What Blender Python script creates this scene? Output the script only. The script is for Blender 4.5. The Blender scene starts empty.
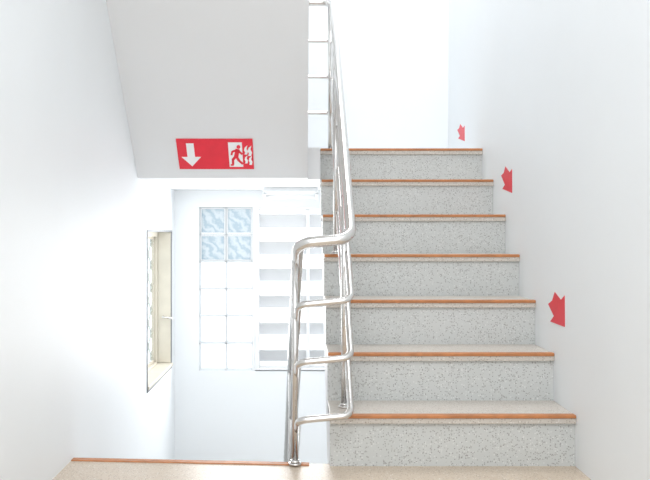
import bpy, bmesh, math, random
from mathutils import Vector, Matrix
random.seed(3)
F=829.0; H=0.858
XL=-0.862; XR=1.005; YB=5.65
XS=0.1056; RISE=0.1882; RUN=0.26; Y1=3.02
ZT=7*RISE; YT=Y1+6*RUN
ZU=1.143; YU=4.38
ZLOW=-ZT
C=bpy.context.scene.collection

# ---------- materials ----------
def mat(name):
    m=bpy.data.materials.new(name); m.use_nodes=True
    return m, m.node_tree.nodes, m.node_tree.links, m.node_tree.nodes['Principled BSDF']
def simple(name,col,rough=.5,metal=0,noise=0.0,scale=8,bump=0.0):
    m,n,l,b=mat(name)
    b.inputs['Roughness'].default_value=rough; b.inputs['Metallic'].default_value=metal
    tc=n.new('ShaderNodeTexCoord'); nz=n.new('ShaderNodeTexNoise'); nz.inputs['Scale'].default_value=scale; nz.inputs['Detail'].default_value=5
    l.new(tc.outputs['Object'],nz.inputs['Vector'])
    r=n.new('ShaderNodeValToRGB')
    r.color_ramp.elements[0].position=.3; r.color_ramp.elements[1].position=.7
    r.color_ramp.elements[0].color=(*[c*(1-noise) for c in col],1); r.color_ramp.elements[1].color=(*col,1)
    l.new(nz.outputs['Fac'],r.inputs['Fac']); l.new(r.outputs['Color'],b.inputs['Base Color'])
    if bump>0:
        bp=n.new('ShaderNodeBump'); bp.inputs['Strength'].default_value=bump; bp.inputs['Distance'].default_value=.003
        nz2=n.new('ShaderNodeTexNoise'); nz2.inputs['Scale'].default_value=scale*12; l.new(tc.outputs['Object'],nz2.inputs['Vector'])
        l.new(nz2.outputs['Fac'],bp.inputs['Height']); l.new(bp.outputs['Normal'],b.inputs['Normal'])
    return m
def terrazzo(name,base,warm,dark,rough=.35):
    m,n,l,b=mat(name); b.inputs['Roughness'].default_value=rough
    tc=n.new('ShaderNodeTexCoord')
    def vor(scale):
        v=n.new('ShaderNodeTexVoronoi'); v.inputs['Scale'].default_value=scale; v.inputs['Randomness'].default_value=1
        l.new(tc.outputs['Object'],v.inputs['Vector']); return v
    nz=n.new('ShaderNodeTexNoise'); nz.inputs['Scale'].default_value=3; nz.inputs['Detail'].default_value=6; l.new(tc.outputs['Object'],nz.inputs['Vector'])
    base_mix=n.new('ShaderNodeMixRGB'); base_mix.inputs[1].default_value=(*base,1); base_mix.inputs[2].default_value=(*warm,1); l.new(nz.outputs['Fac'],base_mix.inputs[0])
    last=base_mix.outputs[0]
    for sc,thr,frac,col,st in ((165,.36,.66,dark,.7),(105,.30,.80,[c*1.35 for c in dark],.6),(120,.35,.74,(.9,.9,.88),.35)):
        v=vor(sc)
        lt=n.new('ShaderNodeMath'); lt.operation='LESS_THAN'; lt.inputs[1].default_value=thr; l.new(v.outputs['Distance'],lt.inputs[0])
        sep=n.new('ShaderNodeSeparateColor'); l.new(v.outputs['Color'],sep.inputs[0])
        gt=n.new('ShaderNodeMath'); gt.operation='GREATER_THAN'; gt.inputs[1].default_value=frac; l.new(sep.outputs[0],gt.inputs[0])
        mu=n.new('ShaderNodeMath'); mu.operation='MULTIPLY'; l.new(lt.outputs[0],mu.inputs[0]); l.new(gt.outputs[0],mu.inputs[1])
        mu2=n.new('ShaderNodeMath'); mu2.operation='MULTIPLY'; mu2.inputs[1].default_value=st; l.new(mu.outputs[0],mu2.inputs[0])
        mx=n.new('ShaderNodeMixRGB'); mx.inputs[2].default_value=(*col,1); l.new(mu2.outputs[0],mx.inputs[0]); l.new(last,mx.inputs[1]); last=mx.outputs[0]
    l.new(last,b.inputs['Base Color']); return m
M_wall=simple('wall_paint',(.87,.895,.912),.5,0,.02,2,.05)
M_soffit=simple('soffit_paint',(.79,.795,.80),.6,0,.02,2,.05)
M_white=simple('white_paint',(.85,.86,.87),.5,0,.02,4)
M_ter_r=terrazzo('terrazzo_riser',(.55,.57,.56),(.63,.635,.62),(.18,.17,.16))
M_ter_t=terrazzo('terrazzo_tread',(.56,.52,.47),(.64,.59,.53),(.26,.21,.17))
M_ter_f=terrazzo('terrazzo_floor',(.54,.44,.34),(.64,.54,.43),(.28,.19,.12))
M_strip=simple('nosing_strip',(.58,.23,.085),.5,0,.3,25)
M_steel=simple('stainless_steel',(.72,.70,.68),.18,1,.05,30)
M_red=simple('red_vinyl',(.84,.03,.055),.4,0,.08,20)
M_signw=simple('sign_white',(.9,.9,.9),.4,0,.02,20)
M_alum=simple('window_frame_beige',(.70,.65,.55),.4,.1,.1,10)
M_dark=simple('window_gasket',(.20,.21,.22),.5,0,.1,10)
M_mesh=simple('security_mesh',(.55,.57,.55),.5,.1,.1,10)
M_slat=simple('louver_concrete',(.72,.73,.74),.6,0,.03,10)
M_mortar=simple('block_mortar',(.68,.70,.71),.7,0,.05,30)
def translucent(name,col,col2,pattern):
    m=bpy.data.materials.new(name); m.use_nodes=True; n=m.node_tree.nodes; l=m.node_tree.links; n.clear()
    o=n.new('ShaderNodeOutputMaterial'); tr=n.new('ShaderNodeBsdfTranslucent'); gl=n.new('ShaderNodeBsdfGlossy'); gl.inputs['Roughness'].default_value=.08
    mx=n.new('ShaderNodeMixShader'); mx.inputs[0].default_value=.08
    tc=n.new('ShaderNodeTexCoord'); w=n.new('ShaderNodeTexWave'); w.inputs['Scale'].default_value=7; w.wave_type='BANDS'; w.bands_direction='DIAGONAL'; w.inputs['Distortion'].default_value=6; w.inputs['Detail Scale'].default_value=3
    l.new(tc.outputs['Object'],w.inputs['Vector'])
    mc=n.new('ShaderNodeMixRGB'); mc.inputs[1].default_value=(*col,1); mc.inputs[2].default_value=(*col2,1)
    l.new(w.outputs['Fac'],mc.inputs[0]); l.new(mc.outputs[0],tr.inputs['Color'])
    l.new(tr.outputs[0],mx.inputs[1])
    l.new(gl.outputs[0],mx.inputs[2]); l.new(mx.outputs[0],o.inputs[0]); return m
M_gb1=translucent('glass_block_clear',(.30,.37,.41),(.45,.49,.51),1)
M_gb2=translucent('glass_block_blown_out',(.90,.93,.96),(.97,.98,.99),0)  # same blocks lower down; blown-out backlight painted in as near-white colour
def glass(name):
    m=bpy.data.materials.new(name); m.use_nodes=True; n=m.node_tree.nodes; l=m.node_tree.links; n.clear()
    o=n.new('ShaderNodeOutputMaterial'); tr=n.new('ShaderNodeBsdfTransparent'); tr.inputs[0].default_value=(.95,.97,.97,1); gl=n.new('ShaderNodeBsdfGlossy'); gl.inputs['Roughness'].default_value=.03
    mx=n.new('ShaderNodeMixShader'); mx.inputs[0].default_value=.12
    l.new(tr.outputs[0],mx.inputs[1]); l.new(gl.outputs[0],mx.inputs[2]); l.new(mx.outputs[0],o.inputs[0]); return m
M_glass=glass('window_glass')

# ---------- helpers ----------
def obj(name,bm,mats,parent=None,smooth=False,bevel=0):
    bmesh.ops.recalc_face_normals(bm,faces=bm.faces)
    me=bpy.data.meshes.new(name); bm.to_mesh(me); bm.free()
    for m in (mats if isinstance(mats,(list,tuple)) else [mats]): me.materials.append(m)
    if smooth:
        for p in me.polygons: p.use_smooth=True
    o=bpy.data.objects.new(name,me); C.objects.link(o)
    if parent: o.parent=parent
    if bevel:
        md=o.modifiers.new('bevel','BEVEL'); md.width=bevel; md.segments=2; md.limit_method='ANGLE'
    return o
def empty(name):
    e=bpy.data.objects.new(name,None); e.empty_display_size=.1; C.objects.link(e); return e
def box(bm,x0,x1,y0,y1,z0,z1,mi=0):
    v=[bm.verts.new(p) for p in ((x0,y0,z0),(x1,y0,z0),(x1,y1,z0),(x0,y1,z0),(x0,y0,z1),(x1,y0,z1),(x1,y1,z1),(x0,y1,z1))]
    for f in ((0,3,2,1),(4,5,6,7),(0,1,5,4),(1,2,6,5),(2,3,7,6),(3,0,4,7)):
        fc=bm.faces.new([v[i] for i in f]); fc.material_index=mi
def boxo(name,dims,m,parent=None,bevel=0):
    bm=bmesh.new(); box(bm,*dims); return obj(name,bm,m,parent,bevel=bevel)
def prism_yz(bm,pts,x0,x1,mi=0,emi=None):
    a=[bm.verts.new((x0,p[0],p[1])) for p in pts]; b=[bm.verts.new((x1,p[0],p[1])) for p in pts]
    bm.faces.new(a).material_index=mi; bm.faces.new(b[::-1]).material_index=mi
    n=len(pts)
    for i in range(n):
        bm.faces.new((a[i],a[(i+1)%n],b[(i+1)%n],b[i])).material_index=(emi(i) if emi else mi)
def fillet(pts,r):
    out=[Vector(pts[0])]
    for i in range(1,len(pts)-1):
        p=Vector(pts[i]); a=(Vector(pts[i-1])-p); b=(Vector(pts[i+1])-p)
        la,lb=a.length,b.length; a.normalize(); b.normalize()
        ang=a.angle(b); t=min(r/math.tan(ang/2),la*.48,lb*.48); rr=t*math.tan(ang/2)
        s=p+a*t; e=p+b*t; bis=(a+b).normalized(); c=p+bis*(rr/math.sin(ang/2))
        u=(s-c); w=(e-c); tot=u.angle(w)
        for k in range(11):
            f=k/10; out.append(c+(u*math.sin((1-f)*tot)+w*math.sin(f*tot))/math.sin(tot))
    out.append(Vector(pts[-1])); return out
def tube(bm,pts,r,seg=16,cap=True):
    n=len(pts); t0=(pts[1]-pts[0]).normalized()
    up=Vector((0,0,1)) if abs(t0.z)<.9 else Vector((1,0,0))
    nrm=t0.cross(up).normalized(); prev=t0; rings=[]
    for i in range(n):
        if i==0: t=t0
        elif i==n-1: t=(pts[i]-pts[i-1]).normalized()
        else: t=((pts[i]-pts[i-1]).normalized()+(pts[i+1]-pts[i]).normalized()).normalized()
        q=prev.rotation_difference(t); nrm=(q@nrm).normalized(); prev=t
        bn=t.cross(nrm).normalized()
        rings.append([bm.verts.new(pts[i]+(nrm*math.cos(2*math.pi*k/seg)+bn*math.sin(2*math.pi*k/seg))*r) for k in range(seg)])
    for i in range(n-1):
        for k in range(seg):
            bm.faces.new((rings[i][k],rings[i][(k+1)%seg],rings[i+1][(k+1)%seg],rings[i+1][k]))
    if cap: bm.faces.new(rings[0]); bm.faces.new(rings[-1][::-1])

# ---------- shell ----------
T=.13; ZTOP=4.3; YF=-1.6; ZBOT=ZLOW-.15
# left wall with window opening
wy0,wy1,wz0,wz1=4.64,5.50,-.028,.858
bm=bmesh.new()
box(bm,XL-T,XL,YF,wy0,ZBOT,ZTOP); box(bm,XL-T,XL,wy1,YB+T,ZBOT,ZTOP)
box(bm,XL-T,XL,wy0,wy1,ZBOT,wz0); box(bm,XL-T,XL,wy0,wy1,wz1,ZTOP)
obj('wall_left',bm,M_wall)
boxo('wall_right',(XR,XR+T,YF,YB+T,ZBOT,ZTOP),M_wall)
# back wall, openings for glass blocks and louvres
s=YB/F
def bx(px): return (px-301)*s
def bz(py): return H-(py-232)*s
gx0,gx1,gz0,gz1=bx(199),bx(252.5),bz(371),bz(207)
lx0,lx1,lz0,lz1=bx(255),bx(345),bz(370),bz(207)
bm=bmesh.new()
def by(x0,x1,z0,z1): box(bm,x0,x1,YB,YB+T,z0,z1)
by(XL,gx0,ZBOT,ZTOP); by(gx1,lx0,gz0,gz1); by(lx1,XR,ZBOT,ZTOP)
by(gx0,lx1,ZBOT,gz0); by(gx0,lx1,gz1,ZTOP)
obj('wall_back',bm,M_wall)
boxo('ceiling',(XL-T,XR+T,1.2,YB+T,ZTOP,ZTOP+.12),M_white)

# landing floor (camera level)
bm=bmesh.new()
def poly_prism(bm,pts,z0,z1):
    a=[bm.verts.new((p[0],p[1],z0)) for p in pts]; b=[bm.verts.new((p[0],p[1],z1)) for p in pts]
    bm.faces.new(a); bm.faces.new(b)
    for i in range(len(pts)): j=(i+1)%len(pts); bm.faces.new((a[i],a[j],b[j],b[i]))
YLe,YRe=3.135,3.07
poly_prism(bm,[(XL,YF),(XR,YF),(XR,Y1+.018),(XS,Y1+.018),(XS,YRe),(.03,YRe),(XL,YLe)],-.15,0)
obj('floor',bm,M_ter_f)
bm=bmesh.new()
poly_prism(bm,[(XL,YLe-.03),(.03,YRe-.03),(.03,YRe+.006),(XL,YLe+.006)],-.022,.004)
obj('trim_1',bm,M_strip,bevel=.002)

# ---------- flights ----------
def flight(name,x0,x1,ystart,zstart,dirn,n,soffit,lastdepth=RUN,plaster=False):
    """solid flight rising along dirn; soffit = list of (y,z) pts from top end back to the foot"""
    root=empty(name)
    prof=[]
    for k in range(n):
        yr=ystart+dirn*(k*RUN+.018); prof.append((yr,zstart+k*RISE)); prof.append((yr,zstart+(k+1)*RISE-.03))
    bm=bmesh.new()
    core=prof+[(ystart+dirn*((n-1)*RUN+lastdepth),zstart+n*RISE-.03)]+soffit
    np_=len(prof)
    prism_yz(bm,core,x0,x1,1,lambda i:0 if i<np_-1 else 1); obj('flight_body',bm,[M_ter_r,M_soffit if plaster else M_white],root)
    for k in range(n):
        ya=ystart+dirn*k*RUN; zt=zstart+(k+1)*RISE
        ye=ya+dirn*((RUN if k<n-1 else lastdepth)+.018)
        a,b=sorted((ya+dirn*.004,ye))
        boxo(f'tread_{k+1}',(x0,x1,a,b,zt-.03,zt),M_ter_t,root,bevel=.002)
        a,b=sorted((ya-dirn*.002,ya+dirn*.028))
        boxo(f'nosing_strip_{k+1}',(x0+.002,x1-.002,a,b,zt-.010,zt+.003),M_strip,root,bevel=.003)
    return root
E=.0004
st1=flight('staircase',XS,XR-E,Y1,0.0,1,7,[(YT+.22,ZU),(YT+.0,ZU-.02),(Y1+.2,-.15),(Y1+.018,-.15)],lastdepth=.22)
nU=8
flight('staircase',XL+E,.035,4.50,ZT,-1,nU,
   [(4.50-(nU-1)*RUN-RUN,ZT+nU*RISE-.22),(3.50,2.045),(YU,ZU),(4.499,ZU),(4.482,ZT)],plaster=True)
st3=flight('staircase',XL+E,.03,YLe+.006+6*RUN+.02,ZLOW,-1,6,[(YLe+.05,-.20),(YLe+.3,-.42),(YLe+1.5,ZLOW-.1),(YLe+1.58,ZLOW-.1)],lastdepth=.2)
bm=bmesh.new()
box(bm,XL+E,.1056,4.501,YB-E,ZU,ZT); box(bm,.1056,XR-E,YT+.239,YB-E,ZU,ZT)
obj('landing_slab',bm,M_white,st1)
boxo('landing_slab',(XL+E,XR-E,YLe+1.59,YB-E,ZLOW-.12,ZLOW),M_ter_t,st3)

# ---------- railing ----------
root=empty('stair_railing')
XRr=.178; XLr=-.010; YN=2.95; YE=4.74; UP=1.335
rails=[(.835,.0205,.055,'handrail'),(.616,.0125,.035,'rail_1'),(.411,.0125,.035,'rail_2'),(.205,.0125,.035,'rail_3')]
for z0,r,fr,nm in rails:
    pts=[(XLr-.07,YN+1.75,z0-.03-1.28),(XLr-.004,YN+.12,z0-.03-.06),(XLr,YN,z0-.018),(XRr,YN,z0),(XRr,YE,z0+UP),(XLr+.01,YE,z0+UP),(XLr+.01,YE-1.5,z0+UP+1.08)]
    bm=bmesh.new(); tube(bm,fillet(pts,fr),r,18); obj(nm,bm,M_steel,root,True)
def post(nm,x,y,z0,z1,r=.0125):
    bm=bmesh.new(); tube(bm,[Vector((x,y,z0)),Vector((x,y,z1))],r,16)
    tube(bm,[Vector((x,y,z0)),Vector((x,y,z0+.006))],.024,20)
    tube(bm,[Vector((x,y,z0+.006)),Vector((x,y,z0+.016))],.017,20)
    obj(nm,bm,M_steel,root,True)
sl=UP/(YE-YN)
for i,(y,k) in enumerate(((3.17,1),(3.95,4),(4.72,7))):
    post(f'post_{i+1}',XRr-.012,y,k*RISE+.0005,.835+sl*(y-YN))
post('post_4',XLr-.012,3.045,0.0045,.78,.0115)
post('post_5',XLr-.035,3.75,-.187*2-.19,.835-.72*.8)

# ---------- exit sign on the soffit ----------
e1=Vector((1,0,0)); e2=Vector((0,-.699,.715)); nn=Vector((0,-.715,-.699))
def soff(px,py):
    d=(YU*1.0236+ZU-H)/(1.0236+(232-py)/F); z=ZU+1.0236*(YU-d)
    return Vector(((px-301)*d/F,d,z))
c0=soff(178.3,168.5); wS=.388; hS=.197
c0.x+=.008
sign=empty('emergency_exit_sign')
def sp(u,v,h): return c0+e1*(u*wS/74)+e2*(v*hS/30)+nn*h
def spoly(bm,pts,h0,h1):
    a=[bm.verts.new(sp(u,v,h0)) for u,v in pts]; b=[bm.verts.new(sp(u,v,h1)) for u,v in pts]
    bm.faces.new(a); bm.faces.new(b)
    for i in range(len(pts)): j=(i+1)%len(pts); bm.faces.new((a[i],a[j],b[j],b[i]))
def srect(bm,u0,u1,v0,v1,h0,h1): spoly(bm,[(u0,v0),(u1,v0),(u1,v1),(u0,v1)],h0,h1)
def limb(bm,p,q,w,h0,h1):
    p=Vector(p);q=Vector(q); d=(q-p).normalized(); n=Vector((-d.y,d.x))*w/2
    spoly(bm,[tuple(p+n),tuple(q+n),tuple(q-n),tuple(p-n)],h0,h1)
bm=bmesh.new(); srect(bm,0,74,0,30,.0005,.005); obj('board',bm,M_red,sign)
bm=bmesh.new(); spoly(bm,[(13,3),(22.5,12.5),(16.7,12.5),(16.7,26),(9.3,26),(9.3,12.5),(3.5,12.5)],.005,.0062); obj('down_arrow',bm,M_signw,sign)
bm=bmesh.new(); srect(bm,50,63.5,2.5,27,.005,.0062); obj('doorway',bm,M_signw,sign)
bm=bmesh.new()
spoly(bm,[(60+1.9*math.cos(a*math.pi/6),22.6+1.9*math.sin(a*math.pi/6)) for a in range(12)],.0062,.0072)
limb(bm,(59.2,20.5),(57,12.5),4.2,.0062,.0072)
limb(bm,(58.5,19.5),(53.8,18),1.9,.0062,.0072); limb(bm,(53.8,18.4),(52.6,14.5),1.8,.0062,.0072)
limb(bm,(59.5,19),(63.4,15.2),1.9,.0062,.0072)
limb(bm,(56.6,13),(53.4,9.5),2.6,.0062,.0072); limb(bm,(53.8,10.2),(53.6,4.8),2.3,.0062,.0072); limb(bm,(54.2,4.5),(51.2,4.5),1.6,.0062,.0072)
limb(bm,(57.5,13),(59.8,8.5),2.6,.0062,.0072); limb(bm,(59.6,9),(63.4,5.4),2.2,.0062,.0072)
obj('running_man',bm,M_red,sign)
bm=bmesh.new()
for (u,v,s2) in ((65.5,15,1),(69,13.5,1.15),(65.5,6,.9),(69.5,4.5,1)):
    spoly(bm,[(u,v),(u+2.6*s2,v),(u+3.4*s2,v+3*s2),(u+2.2*s2,v+5.5*s2),(u+3.2*s2,v+9*s2),(u+.6*s2,v+7*s2),(u-.4*s2,v+4.2*s2),(u+.7*s2,v+2.4*s2)],.005,.0062)
obj('flames',bm,M_signw,sign)

# ---------- arrow stickers on the right wall: point down the stairs ----------
def arrow(px):
    bm=bmesh.new(); P=[]
    for x,y in px:
        d=XR*F/(x-301); P.append((d,H-(y-232)*d/F))
    a=[bm.verts.new((XR-.0004,*p)) for p in P]; b=[bm.verts.new((XR-.0018,*p)) for p in P]
    bm.faces.new(a); bm.faces.new(b)
    for i in range(len(P)): j=(i+1)%len(P); bm.faces.new((a[i],a[j],b[j],b[i]))
    obj('arrow_sticker',bm,M_red)
def arrow_from(cx,cy,sx,sy):
    base=[(-2.0,-17.5),(4.2,-9.5),(7.8,-14),(8,17.5),(-6.5,12),(-2.8,6.5),(-8.5,-5.5),(-4.5,-9)]
    arrow([(cx+u*sx,cy+v*sy) for u,v in base])
arrow_from(557,309.5,1,1)
arrow_from(507,179.7,.66,.76)
arrow_from(461.3,132.6,.44,.49)

# ---------- window 1 (left wall) ----------
w=empty('window_1'); fx0,fx1=XL-.125,XL-.085
def fr(bm,y0,y1,z0,z1,t,x0,x1):
    box(bm,x0,x1,y0,y0+t,z0,z1); box(bm,x0,x1,y1-t,y1,z0,z1); box(bm,x0,x1,y0+t,y1-t,z0,z0+t); box(bm,x0,x1,y0+t,y1-t,z1-t,z1)
bm=bmesh.new(); fr(bm,wy0,wy1,wz0,wz1,.03,fx0,fx1); obj('outer_frame',bm,M_alum,w,bevel=.003)
ym=(wy0+wy1)/2
bm=bmesh.new(); fr(bm,wy0+.031,ym+.01,wz0+.031,wz1-.031,.014,fx0+.004,fx0+.010); fr(bm,ym-.01,wy1-.031,wz0+.031,wz1-.031,.014,fx0+.012,fx0+.018); obj('sashes',bm,M_alum,w,bevel=.002)
bm=bmesh.new(); box(bm,fx0+.006,fx0+.008,wy0+.046,ym-.008,wz0+.046,wz1-.046); box(bm,fx0+.014,fx0+.016,ym+.008,wy1-.046,wz0+.046,wz1-.046); obj('glass_panes',bm,M_glass,w)
bm=bmesh.new()
L=wz1-wz0
for i in range(-7,8):
    for sg in (1,-1):
        y_0=wy0+i*.15; pts=[]
        for tz in (0,L):
            pts.append([ (y_0+tz) if sg>0 else (y_0+L-tz), wz0+tz])
        (ya,za),(yb,zb)=pts
        t0,t1=0,1
        dy=yb-ya
        for lim,sgn in ((wy0+.01,1),(wy1-.01,-1)):
            ta=(lim-ya)/dy
            if sgn*dy>0: t0=max(t0,ta)
            else: t1=min(t1,ta)
        if t1-t0>.03:
            p=Vector((fx0-.003,ya+dy*t0,za+(zb-za)*t0)); q=Vector((fx0-.003,ya+dy*t1,za+(zb-za)*t1))
            tube(bm,[p,q],.004,6)
obj('security_mesh',bm,M_mesh,w)
bm=bmesh.new(); fr(bm,wy0-.010,wy1+.006,wz0-.014,wz1+.012,.012,XL-.012,XL+.005); obj('inner_bead',bm,M_dark,w)
boxo('sill',(XL-.085,XL+.012,wy0,wy1,wz0,wz0+.02),M_alum,w,.003)
boxo('far_jamb_lining',(XL-.085,XL-.002,wy1-.018,wy1,wz0+.021,wz1),M_alum,w,.003)
bm=bmesh.new(); tube(bm,fillet([(XL-.05,wy1-.02,.30),(XL-.05,wy1-.06,.30),(XL+.02,wy1-.06,.29)],.012),.007,10); obj('latch_handle',bm,M_steel,w,True)

# ---------- window 2 : glass block panel ----------
w=empty('window_2')
cw=(gx1-gx0)/2
bm=bmesh.new()
rows=6; ch=(gz1-gz0)/rows
for i in range(3):
    x=gx0+i*cw; box(bm,max(gx0,x-.004),min(gx1,x+.004),YB+.02,YB+.10,gz0,gz1)
for j in range(rows+1):
    z=gz0+j*ch; box(bm,gx0,gx1,YB+.02,YB+.10,max(gz0,z-.004),min(gz1,z+.004))
obj('mortar_grid',bm,M_mortar,w)
for j in range(rows):
    bm=bmesh.new()
    for i in range(2):
        x=gx0+i*cw; z=gz0+j*ch
        a=.005
        v=[bm.verts.new(p) for p in ((x+a,YB+.09,z+a),(x+cw-a,YB+.09,z+a),(x+cw-a,YB+.09,z+ch-a),(x+a,YB+.09,z+ch-a))]
        bm.faces.new(v)
    obj(f'glass_block_row_{j+1}',bm,M_gb1 if j>=4 else M_gb2,w)
    if j>=4:
        bm=bmesh.new()
        for i in range(2):
            x=gx0+i*cw; z=gz0+j*ch; a=.006; t_=.007
            for (q0,q1,r0,r1) in ((x+a,x+cw-a,z+a,z+a+t_),(x+a,x+cw-a,z+ch-a-t_,z+ch-a),(x+a,x+a+t_,z+a+t_,z+ch-a-t_),(x+cw-a-t_,x+cw-a,z+a+t_,z+ch-a-t_)):
                box(bm,q0,q1,YB+.03,YB+.04,r0,r1)
        obj(f'block_rims_{j+1}',bm,M_white,w)

# ---------- window 3 : louvre vent ----------
w=empty('window_3')
bm=bmesh.new()
t=.03
box(bm,lx0,lx0+t,YB-.01,YB+.12,lz0,lz1); box(bm,lx1-t,lx1,YB-.01,YB+.12,lz0,lz1)
box(bm,lx0+t,lx1-t,YB-.01,YB+.12,lz0,lz0+t*.6); box(bm,lx0+t,lx1-t,YB-.01,YB+.12,lz1-t*.6,lz1)
xm=bx(308); box(bm,xm-.012,xm+.012,YB+.0,YB+.12,lz0+.02,lz1-.02)
obj('louver_frame',bm,M_white,w,bevel=.003)
bm=bmesh.new(); ns=6
for j in range(ns):
    z=lz0+(j+.45)*(lz1-lz0)/ns
    for q0,q1 in ((lx0+t,xm-.012),(xm+.012,lx1-t)):
        prism_yz(bm,[(YB+.005,z+.050),(YB+.02,z+.055),(YB+.115,z-.03),(YB+.10,z-.04)],q0,q1)
obj('louver_slats',bm,M_slat,w,bevel=.002)

# ---------- fluorescent fixture under the landing ----------
w=empty('fluorescent_light_fixture')
yf=5.25; ax0,ax1=(263-301)*yf/F,(318-301)*yf/F; az1=ZU; az0=az1-.07
bm=bmesh.new(); prism_yz(bm,[(yf+.08,az1),(yf+.02,az1),(yf,az1-.03),(yf+.02,az1-.042),(yf+.08,az1-.042)],ax0,ax1); obj('housing',bm,M_mortar,w,bevel=.003)
bm=bmesh.new(); tube(bm,[Vector((ax0+.02,yf+.045,az0+.008)),Vector((ax1-.02,yf+.045,az0+.008))],.011,14); obj('tube',bm,M_signw,w,True)
bm=bmesh.new(); box(bm,ax0,ax0+.02,yf+.01,yf+.08,az0-.006,az1-.043); box(bm,ax1-.02,ax1,yf+.01,yf+.08,az0-.006,az1-.043); obj('end_caps',bm,M_mortar,w,bevel=.003)

# ---------- light ----------
wd=bpy.data.worlds.new('world'); bpy.context.scene.world=wd; wd.use_nodes=True
bg=wd.node_tree.nodes['Background']; bg.inputs[0].default_value=(.92,.96,1,1); bg.inputs[1].default_value=2.15
def area(name,loc,rot,sx,sy,p,col=(1,1,1)):
    l=bpy.data.lights.new(name,'AREA'); l.shape='RECTANGLE'; l.size=sx; l.size_y=sy; l.energy=p; l.color=col
    o=bpy.data.objects.new(name,l); o.location=loc; o.rotation_euler=rot; C.objects.link(o); return o
area('upper_fill',(.5,4.3,4.2),(0,0,0),.9,1.6,41,(.98,.99,1))  # unseen fill added overhead to brighten the upper stairwell
area('window_daylight',(bx(265),YB-.09,bz(290)),(math.radians(-90),0,0),.9,1.0,17,(.98,.99,1))
area('landing_fill',(0,.2,3.2),(math.radians(25),0,0),1.4,1.0,34,(1,.985,.96))  # added fill above the camera, lifts the landing and walls; no fixture there
area('fluorescent_lamp',(-.2,4.85,ZU-.02),(math.radians(25),0,0),1.0,.3,5.2,(1,1,1))

sc=bpy.context.scene
sc.view_settings.view_transform='Standard'
cam=bpy.data.cameras.new('camera'); co=bpy.data.objects.new('camera',cam); C.objects.link(co)
co.location=(0,0,H); co.rotation_euler=(math.radians(90),0,0)
cam.sensor_width=36; cam.lens=F/650*36; cam.shift_x=24/650; cam.shift_y=-8/650; cam.clip_start=.05
sc.camera=co
